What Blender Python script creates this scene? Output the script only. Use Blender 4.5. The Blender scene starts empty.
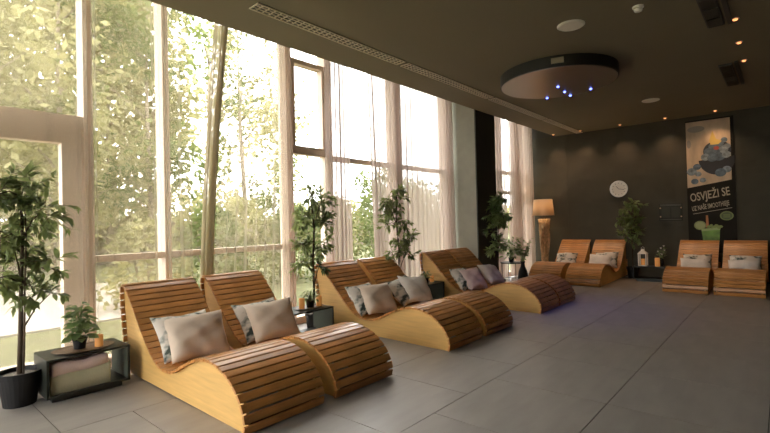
import bpy, bmesh, math, random
import numpy as np
from mathutils import Vector, Matrix, Euler

random.seed(7)
sc = bpy.context.scene
C = sc.collection
PI = math.pi

# ------------------------------------------------------------------ camera
cam_d = bpy.data.cameras.new('camera')
cam_d.sensor_width = 36.0
cam_d.lens = 36.0 * 456.1 / 770.0
cam_d.clip_start = 0.05
cam_d.clip_end = 500
cam = bpy.data.objects.new('camera', cam_d)
C.objects.link(cam)
fwd = Vector((-0.659, 0.752, 0.014)).normalized()
right = Vector((0.751, 0.659, -0.025))
right = (right - fwd * right.dot(fwd)).normalized()
up = right.cross(fwd)
cam.matrix_world = Matrix(((right.x, up.x, -fwd.x, 0.0),
                           (right.y, up.y, -fwd.y, 0.0),
                           (right.z, up.z, -fwd.z, 1.45),
                           (0, 0, 0, 1)))
sc.camera = cam

# ------------------------------------------------------------------ world, exposure
world = bpy.data.worlds.new('overcast_sky')
sc.world = world
world.use_nodes = True
wb = world.node_tree.nodes['Background']
wb.inputs[0].default_value = (1.0, 0.965, 0.98, 1)
wb.inputs[1].default_value = 9.4
sc.view_settings.view_transform = 'Standard'
sc.view_settings.look = 'None'
sc.view_settings.gamma = 1.0
sc.view_settings.use_curve_mapping = False
sc.view_settings.exposure = 0.08
sc.cycles.use_denoising = True
sc.cycles.transparent_max_bounces = 24
sc.cycles.max_bounces = 10
sc.cycles.diffuse_bounces = 5
sc.cycles.sample_clamp_indirect = 6.0

# ------------------------------------------------------------------ materials
MATS = {}
def mat(name, col, rough=0.6, metal=0.0, var=0.0, vscale=6.0, vstretch=(1, 1, 1), bump=0.0,
        bscale=40.0, emit=None, estr=0.0, spec=0.5, objvar=0.0, coords='Object', coat=0.0):
    if name in MATS:
        return MATS[name]
    m = bpy.data.materials.new(name)
    m.use_nodes = True
    nt = m.node_tree
    b = nt.nodes['Principled BSDF']
    b.inputs['Base Color'].default_value = (*col, 1)
    b.inputs['Roughness'].default_value = rough
    b.inputs['Metallic'].default_value = metal
    b.inputs['Specular IOR Level'].default_value = spec
    b.inputs['Coat Weight'].default_value = coat
    if emit:
        b.inputs['Emission Color'].default_value = (*emit, 1)
        b.inputs['Emission Strength'].default_value = estr
    tc = nt.nodes.new('ShaderNodeTexCoord')
    mp = nt.nodes.new('ShaderNodeMapping')
    mp.inputs['Scale'].default_value = vstretch
    nt.links.new(tc.outputs[coords], mp.inputs[0])
    last = None
    if var > 0:
        nz = nt.nodes.new('ShaderNodeTexNoise')
        nz.inputs['Scale'].default_value = vscale
        nz.inputs['Detail'].default_value = 5
        nt.links.new(mp.outputs[0], nz.inputs[0])
        cr = nt.nodes.new('ShaderNodeValToRGB')
        e = cr.color_ramp.elements
        e[0].position, e[1].position = 0.3, 0.7
        e[0].color = (*[max(0, c * (1 - var)) for c in col], 1)
        e[1].color = (*[min(1, c * (1 + var)) for c in col], 1)
        nt.links.new(nz.outputs[0], cr.inputs[0])
        last = cr.outputs[0]
    if objvar > 0:
        oi = nt.nodes.new('ShaderNodeObjectInfo')
        hs = nt.nodes.new('ShaderNodeHueSaturation')
        mr = nt.nodes.new('ShaderNodeMapRange')
        mr.inputs[3].default_value = 1 - objvar
        mr.inputs[4].default_value = 1 + objvar
        nt.links.new(oi.outputs['Random'], mr.inputs[0])
        nt.links.new(mr.outputs[0], hs.inputs['Value'])
        if last is not None:
            nt.links.new(last, hs.inputs['Color'])
        else:
            hs.inputs['Color'].default_value = (*col, 1)
        last = hs.outputs[0]
    if last is not None:
        nt.links.new(last, b.inputs['Base Color'])
    if bump > 0:
        nb = nt.nodes.new('ShaderNodeTexNoise')
        nb.inputs['Scale'].default_value = bscale
        nb.inputs['Detail'].default_value = 4
        bp = nt.nodes.new('ShaderNodeBump')
        bp.inputs['Strength'].default_value = bump
        bp.inputs['Distance'].default_value = 0.02
        nt.links.new(mp.outputs[0], nb.inputs[0])
        nt.links.new(nb.outputs[0], bp.inputs['Height'])
        nt.links.new(bp.outputs[0], b.inputs['Normal'])
    MATS[name] = m
    return m

def leaf_mat(name, c0, c1, trans=0.35, rough=0.45, scale=3.0):
    m = bpy.data.materials.new(name)
    m.use_nodes = True
    nt = m.node_tree
    b = nt.nodes['Principled BSDF']
    out = nt.nodes['Material Output']
    b.inputs['Roughness'].default_value = rough
    tc = nt.nodes.new('ShaderNodeTexCoord')
    oi = nt.nodes.new('ShaderNodeObjectInfo')
    nz = nt.nodes.new('ShaderNodeTexNoise')
    nz.noise_dimensions = '4D'
    nz.inputs['Scale'].default_value = scale
    nz.inputs['Detail'].default_value = 3
    nt.links.new(tc.outputs['Object'], nz.inputs['Vector'])
    nt.links.new(oi.outputs['Random'], nz.inputs['W'])
    cr = nt.nodes.new('ShaderNodeValToRGB')
    cr.color_ramp.elements[0].position = 0.35
    cr.color_ramp.elements[1].position = 0.65
    cr.color_ramp.elements[0].color = (*c0, 1)
    cr.color_ramp.elements[1].color = (*c1, 1)
    nt.links.new(nz.outputs[0], cr.inputs[0])
    nt.links.new(cr.outputs[0], b.inputs['Base Color'])
    tr = nt.nodes.new('ShaderNodeBsdfTranslucent')
    nt.links.new(cr.outputs[0], tr.inputs[0])
    mx = nt.nodes.new('ShaderNodeMixShader')
    mx.inputs[0].default_value = trans
    nt.links.new(b.outputs[0], mx.inputs[1])
    nt.links.new(tr.outputs[0], mx.inputs[2])
    nt.links.new(mx.outputs[0], out.inputs[0])
    return m

def sheer_mat(name, col, open_f):
    m = bpy.data.materials.new(name)
    m.use_nodes = True
    nt = m.node_tree
    nt.nodes.remove(nt.nodes['Principled BSDF'])
    out = nt.nodes['Material Output']
    df = nt.nodes.new('ShaderNodeBsdfDiffuse')
    df.inputs[0].default_value = (*col, 1)
    tl = nt.nodes.new('ShaderNodeBsdfTranslucent')
    tl.inputs[0].default_value = (*col, 1)
    m1 = nt.nodes.new('ShaderNodeMixShader')
    m1.inputs[0].default_value = 0.5
    nt.links.new(df.outputs[0], m1.inputs[1])
    nt.links.new(tl.outputs[0], m1.inputs[2])
    tp = nt.nodes.new('ShaderNodeBsdfTransparent')
    tp.inputs[0].default_value = (1, 0.98, 0.96, 1)
    lw = nt.nodes.new('ShaderNodeLayerWeight')      # a weave closes up where the cloth turns edge-on
    lw.inputs[0].default_value = 0.35
    mr = nt.nodes.new('ShaderNodeMapRange')
    mr.inputs[3].default_value = open_f
    mr.inputs[4].default_value = open_f * 0.35
    nt.links.new(lw.outputs['Facing'], mr.inputs[0])
    m2 = nt.nodes.new('ShaderNodeMixShader')
    nt.links.new(mr.outputs[0], m2.inputs[0])
    nt.links.new(m1.outputs[0], m2.inputs[1])
    nt.links.new(tp.outputs[0], m2.inputs[2])
    nt.links.new(m2.outputs[0], out.inputs[0])
    return m

def glass_mat():
    m = bpy.data.materials.new('window_glass')
    m.use_nodes = True
    nt = m.node_tree
    nt.nodes.remove(nt.nodes['Principled BSDF'])
    out = nt.nodes['Material Output']
    tp = nt.nodes.new('ShaderNodeBsdfTransparent')
    tp.inputs[0].default_value = (0.96, 0.97, 0.95, 1)
    gl = nt.nodes.new('ShaderNodeBsdfGlossy')
    gl.inputs['Roughness'].default_value = 0.02
    mx = nt.nodes.new('ShaderNodeMixShader')
    mx.inputs[0].default_value = 0.05
    nt.links.new(tp.outputs[0], mx.inputs[1])
    nt.links.new(gl.outputs[0], mx.inputs[2])
    nt.links.new(mx.outputs[0], out.inputs[0])
    return m

def print_pillow_mat():
    m = bpy.data.materials.new('botanical_print_linen')
    m.use_nodes = True
    nt = m.node_tree
    b = nt.nodes['Principled BSDF']
    b.inputs['Roughness'].default_value = 0.9
    tc = nt.nodes.new('ShaderNodeTexCoord')
    mp = nt.nodes.new('ShaderNodeMapping')
    mp.inputs['Scale'].default_value = (1.0, 1.35, 1.0)
    mp.inputs['Rotation'].default_value = (0, 0, 0.6)
    nt.links.new(tc.outputs['Object'], mp.inputs[0])
    nz = nt.nodes.new('ShaderNodeTexNoise')
    nz.inputs['Scale'].default_value = 8.0
    nz.inputs['Detail'].default_value = 2.5
    nt.links.new(mp.outputs[0], nz.inputs[0])
    cr = nt.nodes.new('ShaderNodeValToRGB')
    cr.color_ramp.interpolation = 'LINEAR'
    e = cr.color_ramp.elements
    e[0].position = 0.37; e[0].color = (0.05, 0.065, 0.055, 1)
    e[1].position = 0.43; e[1].color = (0.34, 0.34, 0.29, 1)
    e2 = e.new(0.52); e2.color = (0.68, 0.62, 0.54, 1)
    nt.links.new(nz.outputs[0], cr.inputs[0])
    nt.links.new(cr.outputs[0], b.inputs['Base Color'])
    return m

M = {}
M['tile'] = mat('grey_floor_tile', (0.30, 0.278, 0.25), rough=0.38, var=0.14, vscale=2.2, vstretch=(2.2, 0.6, 1), objvar=0.05, bump=0.03, bscale=60)
M['grout'] = mat('dark_grout', (0.06, 0.057, 0.05), rough=0.9)
M['ceiling'] = mat('olive_brown_ceiling_paint', (0.20, 0.172, 0.108), rough=0.8, var=0.04, vscale=1.0)
M['wallpanel'] = mat('dark_green_grey_wall_panel', (0.064, 0.060, 0.042), rough=0.85, var=0.10, vscale=3.0, objvar=0.04)
M['pillar_grey'] = mat('pillar_lit_face_grey', (0.34, 0.34, 0.28), rough=0.8, var=0.05)  # window light on the pillar's near side put into this paler grey
M['pillar_dark'] = mat('pillar_dark_face_green', (0.030, 0.036, 0.028), rough=0.6, var=0.1)  # darker copy for the pillar faces away from that light
M['frame'] = mat('beige_window_frame', (0.80, 0.66, 0.54), rough=0.5, var=0.05, vscale=4)
M['glass'] = glass_mat()
M['slat'] = mat('oiled_teak_slat', (0.50, 0.225, 0.066), rough=0.30, var=0.22, vscale=7.0, vstretch=(5, 0.8, 5), objvar=0.18)
M['ply'] = mat('pale_plywood_panel', (0.64, 0.395, 0.13), rough=0.5, var=0.10, vscale=5.0, vstretch=(0.6, 1, 7))
M['rail'] = mat('dark_inner_rail', (0.16, 0.08, 0.035), rough=0.6)
M['linen'] = mat('beige_linen', (0.66, 0.545, 0.43), rough=0.95, var=0.06, vscale=8, bump=0.12, bscale=120)
M['rose'] = mat('dusty_rose_linen', (0.68, 0.53, 0.48), rough=0.95, var=0.06, vscale=8, bump=0.12, bscale=120)
M['white_linen'] = mat('off_white_linen', (0.74, 0.69, 0.62), rough=0.95, var=0.08, vscale=8, bump=0.12, bscale=120)
M['printed'] = print_pillow_mat()
M['black'] = mat('black_laminate', (0.018, 0.021, 0.017), rough=0.4, var=0.1, spec=0.35)
M['inner'] = mat('olive_grey_laminate', (0.085, 0.098, 0.072), rough=0.7, spec=0.3)
M['pot'] = mat('black_plastic_pot', (0.011, 0.011, 0.012), rough=0.55, spec=0.3)
M['soil'] = mat('pale_gravel_soil', (0.22, 0.20, 0.17), rough=0.95, var=0.5, vscale=60)
M['bark'] = mat('brown_bark', (0.085, 0.058, 0.035), rough=0.85, var=0.3, vscale=20)
M['leaf'] = leaf_mat('ficus_leaf', (0.10, 0.14, 0.045), (0.34, 0.41, 0.15), 0.45)
M['leaf2'] = leaf_mat('broad_green_leaf', (0.11, 0.17, 0.06), (0.34, 0.45, 0.18), 0.45)
M['wood_tray'] = mat('dark_wood_tray', (0.15, 0.085, 0.04), rough=0.5, var=0.25, vscale=8, vstretch=(1, 6, 1))
M['candle'] = mat('amber_candle_wax', (0.72, 0.33, 0.10), rough=0.5, emit=(1.0, 0.42, 0.10), estr=0.15)
M['flame'] = mat('candle_flame', (1, 0.6, 0.2), emit=(1.0, 0.5, 0.15), estr=5.0)
M['wick'] = mat('black_wick', (0.02, 0.015, 0.01))
M['vent'] = mat('beige_vent_metal', (0.80, 0.72, 0.56), rough=0.5)
M['ventdark'] = mat('dark_duct', (0.045, 0.040, 0.028), rough=0.8)
M['charcoal'] = mat('charcoal_grille_metal', (0.022, 0.022, 0.018), rough=0.5)
M['white'] = mat('white_plastic', (0.82, 0.78, 0.68), rough=0.5)
M['chrome'] = mat('brushed_steel', (0.6, 0.55, 0.48), rough=0.3, metal=1.0)
M['discside'] = mat('disc_dark_side', (0.020, 0.022, 0.017), rough=0.45)
M['discface'] = mat('disc_satin_face', (0.32, 0.29, 0.27), rough=0.28, metal=0.85)
M['led'] = mat('blue_led', (0.3, 0.35, 1.0), emit=(0.16, 0.22, 1.0), estr=5.0)
M['spotlamp'] = mat('warm_spot_lamp', (1, 0.6, 0.3), emit=(1.0, 0.34, 0.12), estr=2.2)
M['shade'] = None
M['drift'] = mat('driftwood', (0.62, 0.46, 0.28), rough=0.85, var=0.35, vscale=14)
M['curtain'] = sheer_mat('sheer_beige_curtain', (0.56, 0.455, 0.41), 0.22)
M['curtain2'] = sheer_mat('sheer_rose_beige_curtain', (0.60, 0.48, 0.41), 0.32)
M['curtain3'] = sheer_mat('sheer_olive_veil', (0.62, 0.54, 0.42), 0.74)
M['curtain4'] = sheer_mat('gathered_olive_sheer', (0.62, 0.55, 0.38), 0.22)
M['edge'] = mat('curtain_hem', (0.33, 0.28, 0.18), rough=0.9)
M['plaster'] = mat('recess_plaster', (0.5, 0.46, 0.38), rough=0.9)
M['grass'] = mat('lawn_grass', (0.12, 0.125, 0.05), rough=0.95, var=0.35, vscale=3)
M['gravel'] = mat('pale_gravel', (0.40, 0.37, 0.32), rough=0.95, var=0.12, vscale=5)
M['tleaf'] = leaf_mat('yellow_green_tree_leaf', (0.17, 0.175, 0.068), (0.42, 0.40, 0.19), 0.5, 0.6, 1.2)  # yellow-green leaf tones mixed by noise
M['tleaf2'] = leaf_mat('fresh_tree_leaf', (0.08, 0.11, 0.03), (0.22, 0.26, 0.09), 0.5, 0.6, 1.2)
M['tbark'] = mat('grey_tree_bark', (0.26, 0.22, 0.16), rough=0.9, var=0.3, vscale=6)

# ------------------------------------------------------------------ mesh helpers
class MB:
    def __init__(s):
        s.v = []; s.f = []
    def box(s, c, d, rot=None):
        n = len(s.v)
        hx, hy, hz = d[0] / 2, d[1] / 2, d[2] / 2
        for i in ((-1, -1, -1), (1, -1, -1), (1, 1, -1), (-1, 1, -1), (-1, -1, 1), (1, -1, 1), (1, 1, 1), (-1, 1, 1)):
            p = Vector((i[0] * hx, i[1] * hy, i[2] * hz))
            if rot is not None:
                p = rot @ p
            s.v.append((p.x + c[0], p.y + c[1], p.z + c[2]))
        for q in ((0, 3, 2, 1), (4, 5, 6, 7), (0, 1, 5, 4), (1, 2, 6, 5), (2, 3, 7, 6), (3, 0, 4, 7)):
            s.f.append(tuple(n + k for k in q))
        return s
    def bb(s, x0, x1, y0, y1, z0, z1):
        return s.box(((x0 + x1) / 2, (y0 + y1) / 2, (z0 + z1) / 2), (x1 - x0, y1 - y0, z1 - z0))
    def tube(s, pts, rad, n=8, caps=True):
        pts = [Vector(p) for p in pts]
        if not hasattr(rad, '__len__'):
            rad = [rad] * len(pts)
        base = len(s.v)
        ref = None
        for i, p in enumerate(pts):
            t = (pts[min(i + 1, len(pts) - 1)] - pts[max(i - 1, 0)]).normalized()
            if ref is None:
                ref = Vector((1, 0, 0)) if abs(t.x) < 0.8 else Vector((0, 1, 0))
            a = (ref - t * ref.dot(t)).normalized()
            ref = a
            b = t.cross(a)
            for k in range(n):
                th = 2 * PI * k / n
                q = p + (a * math.cos(th) + b * math.sin(th)) * rad[i]
                s.v.append(tuple(q))
        for i in range(len(pts) - 1):
            for k in range(n):
                k2 = (k + 1) % n
                s.f.append((base + i * n + k, base + i * n + k2, base + (i + 1) * n + k2, base + (i + 1) * n + k))
        if caps:
            s.f.append(tuple(base + k for k in reversed(range(n))))
            e = base + (len(pts) - 1) * n
            s.f.append(tuple(e + k for k in range(n)))
        return s
    def lathe(s, prof, n=24, c=(0, 0, 0)):
        base = len(s.v)
        for r, z in prof:
            for k in range(n):
                th = 2 * PI * k / n
                s.v.append((c[0] + r * math.cos(th), c[1] + r * math.sin(th), c[2] + z))
        for i in range(len(prof) - 1):
            for k in range(n):
                k2 = (k + 1) % n
                s.f.append((base + i * n + k, base + i * n + k2, base + (i + 1) * n + k2, base + (i + 1) * n + k))
        s.f.append(tuple(base + k for k in reversed(range(n))))
        e = base + (len(prof) - 1) * n
        s.f.append(tuple(e + k for k in range(n)))
        return s
    def prism(s, poly, z0, z1):
        """polygon in x,z extruded along y"""
        n = len(s.v); k = len(poly)
        for y in (z0, z1):
            for a, b in poly:
                s.v.append((a, y, b))
        s.f.append(tuple(range(n, n + k)))
        s.f.append(tuple(reversed(range(n + k, n + 2 * k))))
        for i in range(k):
            j = (i + 1) % k
            s.f.append((n + i, n + k + i, n + k + j, n + j))
        return s
    def mesh(s, name, m, smooth=False):
        me = bpy.data.meshes.new(name)
        me.from_pydata(s.v, [], s.f)
        if smooth:
            me.polygons.foreach_set('use_smooth', [True] * len(me.polygons))
        if m is not None:
            me.materials.append(m)
        me.update()
        return me
    def build(s, name, m, parent=None, smooth=False, loc=None, fix=False):
        me = s.mesh(name, m, smooth)
        if fix:
            bm = bmesh.new(); bm.from_mesh(me)
            bmesh.ops.recalc_face_normals(bm, faces=bm.faces)
            bm.to_mesh(me); bm.free()
        return link(name, me, parent, loc)

def link(name, me, parent=None, loc=None):
    o = bpy.data.objects.new(name, me)
    C.objects.link(o)
    if parent is not None:
        o.parent = parent
    if loc is not None:
        o.location = loc
    return o

def tag(o, label, cat, group=None):
    o['label'] = label
    o['category'] = cat
    if group:
        o['group'] = group
    return o

def thing(name, label, cat, loc=(0, 0, 0), rz=0.0, group=None):
    o = bpy.data.objects.new(name, None)
    o.empty_display_size = 0.1
    C.objects.link(o)
    o.location = loc
    o.rotation_euler = (0, 0, rz)
    return tag(o, label, cat, group)

def struct(o):
    o['kind'] = 'structure'
    return o

# ------------------------------------------------------------------ room shell
XW = -5.40          # inner face of the window frames
YE = 12.25          # end wall
ZC = 3.66           # ceiling
XR, YB = 4.2, -3.6
XD = -4.58          # edge of the lowered ceiling
floor = struct(MB().bb(-5.62, XR, YB, YE + 0.2, -0.30, -0.006).build('floor', M['grout']))
P = 0.958
tiles = {}
def tile(x0, x1, y0, y1):
    key = (round(x1 - x0, 3), round(y1 - y0, 3))
    if key not in tiles:
        g = 0.003
        b = MB(); w, d = key
        b.bb(g, w - g, g, d - g, -0.006, 0.0)
        tiles[key] = b.mesh('tile', M['tile'])
    link('tile', tiles[key], floor, (x0, y0, 0))
xs = [-5.62, -4.914] + [-3.956 + P * i for i in range(0, 9)]
xs = [x for x in xs if x < XR] + [XR]
for i in range(len(xs) - 1):
    off = [0.92, 0.92, 1.40, 1.40][i % 4]
    y = off - P * 5
    ys = []
    while y < YE:
        if y > YB:
            ys.append(y)
        y += P
    ys = [YB] + ys + [YE]
    for a, b in zip(ys[:-1], ys[1:]):
        tile(xs[i], xs[i + 1], a, b)

struct(MB().bb(XD, XR + 0.2, YB - 0.2, YE + 0.2, ZC, 4.85).build('ceiling', M['ceiling']))
struct(MB().bb(-5.8, XD, YB - 0.2, YE + 0.2, 4.55, 4.85).build('ceiling_recess', M['plaster']))
struct(MB().bb(-6.2, XR + 0.3, YB - 0.3, YE + 0.3, 4.85, 5.0).build('ceiling_roof', M['plaster']))

wall_end = struct(MB().bb(-5.8, XR + 0.2, YE, YE + 0.25, -0.3, 4.85).build('wall_end', M['grout']))
px = -5.50
pan = None
pw, ph = 1.21, 0.61
pmesh = MB().bb(0.002, pw - 0.002, -0.006, 0.0, 0.002, ph - 0.002).mesh('wall_panel', M['wallpanel'])
for i in range(9):
    for k in range(6):
        link('wall_panel', pmesh, wall_end, (-5.50 + i * pw, YE, 0.0 + k * ph))
struct(MB().bb(XR, XR + 0.25, YB - 0.2, YE + 0.2, -0.3, 4.85).build('wall_right', M['wallpanel']))
wall_back = struct(MB().bb(-5.8, XR + 0.2, YB - 0.25, YB, -0.3, 0.0).bb(-5.8, XR + 0.2, YB - 0.25, YB, 3.5, 4.85).bb(-5.8, -5.3, YB - 0.25, YB, 0.0, 3.5).bb(-1.3, XR + 0.2, YB - 0.25, YB, 0.0, 3.5).build('wall_back', M['wallpanel']))
for k in range(5):  # unseen back glazing, added so daylight fills the camera-facing sides
    x = -5.3 + k * 4.0 / 4
    MB().bb(x - 0.05, x + 0.05, YB - 0.2, YB - 0.05, 0.0, 3.5).build('fill_glazing_mullion', M['frame'], wall_back)
    if k < 4:
        MB().bb(x + 0.05, x + 4.0 / 4 - 0.05, YB - 0.13, YB - 0.12, 0.0, 3.5).build('pane', M['glass'], wall_back)

# ------------------------------------------------------------------ pillar between the window bays
pil = struct(MB().bb(-5.60, -4.745, 8.28, 9.09, 0.0, 4.55).build('wall_pillar', M['pillar_grey']))
MB().bb(-4.745, -4.72, 8.27, 9.09, 0.0, 4.55).build('room_face', M['pillar_dark'], pil)
MB().bb(-5.60, -4.72, 9.09, 9.10, 0.0, 4.55).build('far_face', M['pillar_dark'], pil)

# ------------------------------------------------------------------ windows
XO = XW - 0.17
wn = [0]
def window(y0, y1, bars=(), inner=None, z0=0.0, z1=4.55):
    """frame posts at both ends; horizontal bars as (za, zb); one pane per opening"""
    wn[0] += 1
    root = bpy.data.objects.new('window_%d' % wn[0], None)
    C.objects.link(root)
    root['kind'] = 'structure'
    root.location = (XW, y0, 0)
    w = y1 - y0
    f = MB()
    MB().bb(XO - XW, 0, 0, w, 0.0, 0.10).build('sill', M['frame'], root)
    MB().bb(XO - XW, 0, 0, w, z1 - 0.12, z1).build('head_rail', M['frame'], root)
    zs = [0.10]
    for a, b in bars:
        MB().bb(XO - XW + 0.04, -0.01, 0, w, a, b).build('transom', M['frame'], root)
        zs += [a, b]
    zs.append(z1 - 0.12)
    for a, b in zip(zs[0::2], zs[1::2]):
        MB().bb(-0.10, -0.085, 0.0, w, a, b).build('pane', M['glass'], root)
    if inner:
        ya, yb, za, zb, t = inner
        ya -= y0; yb -= y0
        MB().bb(-0.13, -0.005, ya, ya + t, za, zb).build('sash_stile', M['frame'], root)
        MB().bb(-0.13, -0.005, yb - t, yb, za, zb).build('sash_stile', M['frame'], root)
        MB().bb(-0.13, -0.005, ya + t, yb - t, za, za + t).build('sash_rail', M['frame'], root)
        MB().bb(-0.13, -0.005, ya + t, yb - t, zb - t, zb).build('sash_rail', M['frame'], root)
    return root

posts = [(-3.60, -3.50), (-1.70, -1.60), (0.02, 0.12), (1.49, 1.575), (2.29, 2.36), (4.04, 4.13), (4.82, 4.92), (6.48, 6.64), (8.20, 8.28), (9.10, 9.20), (10.62, 10.70), (12.12, 12.25)]
for i, (a, b) in enumerate(posts):
    o = struct(MB().bb(XO - 0.03, XW + 0.01, a, b, 0.0, 4.55).build('trim_%d' % (i + 1), M['frame']))
window(-3.50, -1.70, [(1.11, 1.18)])
window(-1.60, 0.02, [(2.46, 2.60)])
window(0.12, 1.49, [(2.50, 2.62)], inner=(0.14, 1.47, 0.02, 2.50, 0.17))
window(1.575, 2.29, [(1.11, 1.18)])
window(2.36, 4.04, [(1.11, 1.18)])
wv = window(4.13, 4.82, [(2.51, 2.59)], inner=(4.14, 4.81, 2.56, 3.93, 0.07))
MB().bb(-0.005, 0.03, 0.28, 0.42, 2.60, 2.625).build('window_handle', M['white'], wv)
window(4.92, 6.48, [(2.47, 2.54)])
window(6.64, 8.20, [(2.47, 2.54)])
window(9.20, 10.62, [(2.64, 2.72), (2.12, 2.20)])
window(10.70, 12.12, [(2.64, 2.72), (2.12, 2.20)])

# ------------------------------------------------------------------ lounger
PROF = [(0.02, 0.0), (0.0, 0.08), (0.022, 0.165), (0.10, 0.275), (0.24, 0.37), (0.43, 0.42), (0.64, 0.405), (0.86, 0.325),
        (1.05, 0.235), (1.20, 0.20), (1.36, 0.212), (1.51, 0.275), (1.66, 0.39), (1.82, 0.545), (1.98, 0.71), (2.11, 0.83),
        (2.20, 0.872), (2.245, 0.84), (2.24, 0.70), (2.20, 0.45), (2.15, 0.20), (2.11, 0.02)]
def catmull(pts, step=8):
    out = []
    P_ = [Vector((a, b)) for a, b in pts]
    for i in range(len(P_) - 1):
        p0 = P_[max(i - 1, 0)]; p1 = P_[i]; p2 = P_[i + 1]; p3 = P_[min(i + 2, len(P_) - 1)]
        for k in range(step):
            t = k / step
            out.append(0.5 * ((2 * p1) + (-p0 + p2) * t + (2 * p0 - 5 * p1 + 4 * p2 - p3) * t * t + (-p0 + 3 * p1 - 3 * p2 + p3) * t ** 3))
    out.append(P_[-1])
    return out
curve = catmull(PROF)
arc = [0.0]
for a, b in zip(curve[:-1], curve[1:]):
    arc.append(arc[-1] + (b - a).length)
def at_arc(s):
    for i in range(len(arc) - 1):
        if arc[i + 1] >= s:
            t = (s - arc[i]) / (arc[i + 1] - arc[i])
            return curve[i].lerp(curve[i + 1], t), (curve[i + 1] - curve[i]).normalized()
    return curve[-1], (curve[-1] - curve[-2]).normalized()
LW = 0.72
def bevel_slat(w, l, t):
    b = MB()
    e = 0.004
    poly = [(-w / 2 + e, -t / 2), (w / 2 - e, -t / 2), (w / 2, -t / 2 + e), (w / 2, t / 2 - e), (w / 2 - e, t / 2), (-w / 2 + e, t / 2), (-w / 2, t / 2 - e), (-w / 2, -t / 2 + e)]
    b.prism(poly, -l / 2, l / 2)
    return b
SLAT = bevel_slat(0.0615, LW, 0.022).mesh('slat', M['slat'])
poly = [(p.x, p.y) for p in curve]
PANEL = MB().prism([(a, b) for a, b in poly], -0.011, 0.011).mesh('side_panel', M['ply'])
bm = bmesh.new(); bm.from_mesh(PANEL)
bmesh.ops.recalc_face_normals(bm, faces=bm.faces)
bm.to_mesh(PANEL); bm.free()
RAIL = MB().bb(-0.02, 0.02, -LW / 2 + 0.06, LW / 2 - 0.06, -0.03, 0.03).mesh('cross_rail', M['rail'])
SP = 0.0705
def lounger(loc, rz, label):
    t = thing('wave_lounger', label, 'lounger', loc, rz, 'slatted wooden wave loungers')
    for sgn in (-1, 1):
        link('side_panel', PANEL, t, (0, sgn * (LW / 2 - 0.048), 0))
    for x, z in ((0.12, 0.05), (1.2, 0.08), (2.0, 0.08)):
        link('cross_rail', RAIL, t, (x, 0, z))
    s = 0.045
    while s < arc[-1] - 0.02:
        p, d = at_arc(s)
        nrm = Vector((-d.y, d.x))
        o = link('slat', SLAT, t, (p.x + nrm.x * 0.0105, 0, p.y + nrm.y * 0.0105))
        o.rotation_euler = (0, -math.atan2(d.y, d.x), 0)
        s += SP
    return t
XF = -2.84
LL = [(1.705, 'large slatted wave lounger nearest the camera, right of the left black side table'),
      (2.555, 'slatted wave lounger second from the left, before the nearer table with two candles'),
      (4.25, 'slatted wave lounger third from the left, its front rising behind the second lounger'),
      (5.08, 'slatted wave lounger fourth from the left with a plain white cushion'),
      (6.775, 'slatted wave lounger fifth from the left, just past the third table'),
      (7.55, 'slatted wave lounger sixth from the left, beside the dark pillar')]
LOUNGE = []
for y, lab in LL:
    LOUNGE.append(lounger((XF, y + LW / 2, 0), PI, lab))
YF = 10.05
EL = [(-4.46, 'slatted wave lounger against the end wall beside the driftwood lamp'),
      (-3.63, 'slatted wave lounger against the end wall under the round clock'),
      (-1.80, 'slatted wave lounger under the green drink on the poster'),
      (-1.0, 'slatted wave lounger at the far right edge of the picture')]
for x, lab in EL:
    LOUNGE.append(lounger((x + LW / 2, YF, 0), PI / 2, lab))

# ------------------------------------------------------------------ cushions
def pillow_mesh(name, w, h, t, m, seed):
    rnd = random.Random(seed)
    N = 15
    ph = [rnd.uniform(0, 6.28) for _ in range(6)]
    vs, fs = [], []
    for side in (1, -1):
        for i in range(N):
            for j in range(N):
                u = -1 + 2 * i / (N - 1); v = -1 + 2 * j / (N - 1)
                k = (1 - u ** 4) * (1 - v ** 4)
                th = t / 2 * max(k, 0) ** 0.55
                th *= 1 + 0.10 * math.sin(3.1 * u + ph[0]) * math.sin(2.7 * v + ph[1])
                th += 0.010 * math.sin(7 * u + 4 * v + ph[2]) * (1 - abs(u)) + 0.008 * math.sin(9 * v - 5 * u + ph[3]) * (1 - abs(v))
                pin = 1 - 0.07 * (1 - abs(v) ** 2) * abs(u) ** 3
                pin2 = 1 - 0.09 * (1 - abs(u) ** 2) * abs(v) ** 3
                edge = (abs(u) == 1 or abs(v) == 1)
                if edge:
                    th = 0.004
                vs.append((u * w / 2 * pin, v * h / 2 * pin2, side * th + 0.02 * math.sin(2 * u + ph[4]) * v))
    for side in range(2):
        b = side * N * N
        for i in range(N - 1):
            for j in range(N - 1):
                q = (b + i * N + j, b + (i + 1) * N + j, b + (i + 1) * N + j + 1, b + i * N + j + 1)
                fs.append(q if side == 0 else q[::-1])
    ring = [(i, 0) for i in range(N)] + [(N - 1, j) for j in range(1, N)] + [(i, N - 1) for i in range(N - 2, -1, -1)] + [(0, j) for j in range(N - 2, 0, -1)]
    for a, b2 in zip(ring, ring[1:] + ring[:1]):
        ia = a[0] * N + a[1]; ib = b2[0] * N + b2[1]
        fs.append((ia, N * N + ia, N * N + ib, ib))
    me = bpy.data.meshes.new(name)
    me.from_pydata(vs, [], fs)
    me.polygons.foreach_set('use_smooth', [True] * len(me.polygons))
    me.materials.append(m)
    me.update()
    return me

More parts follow.
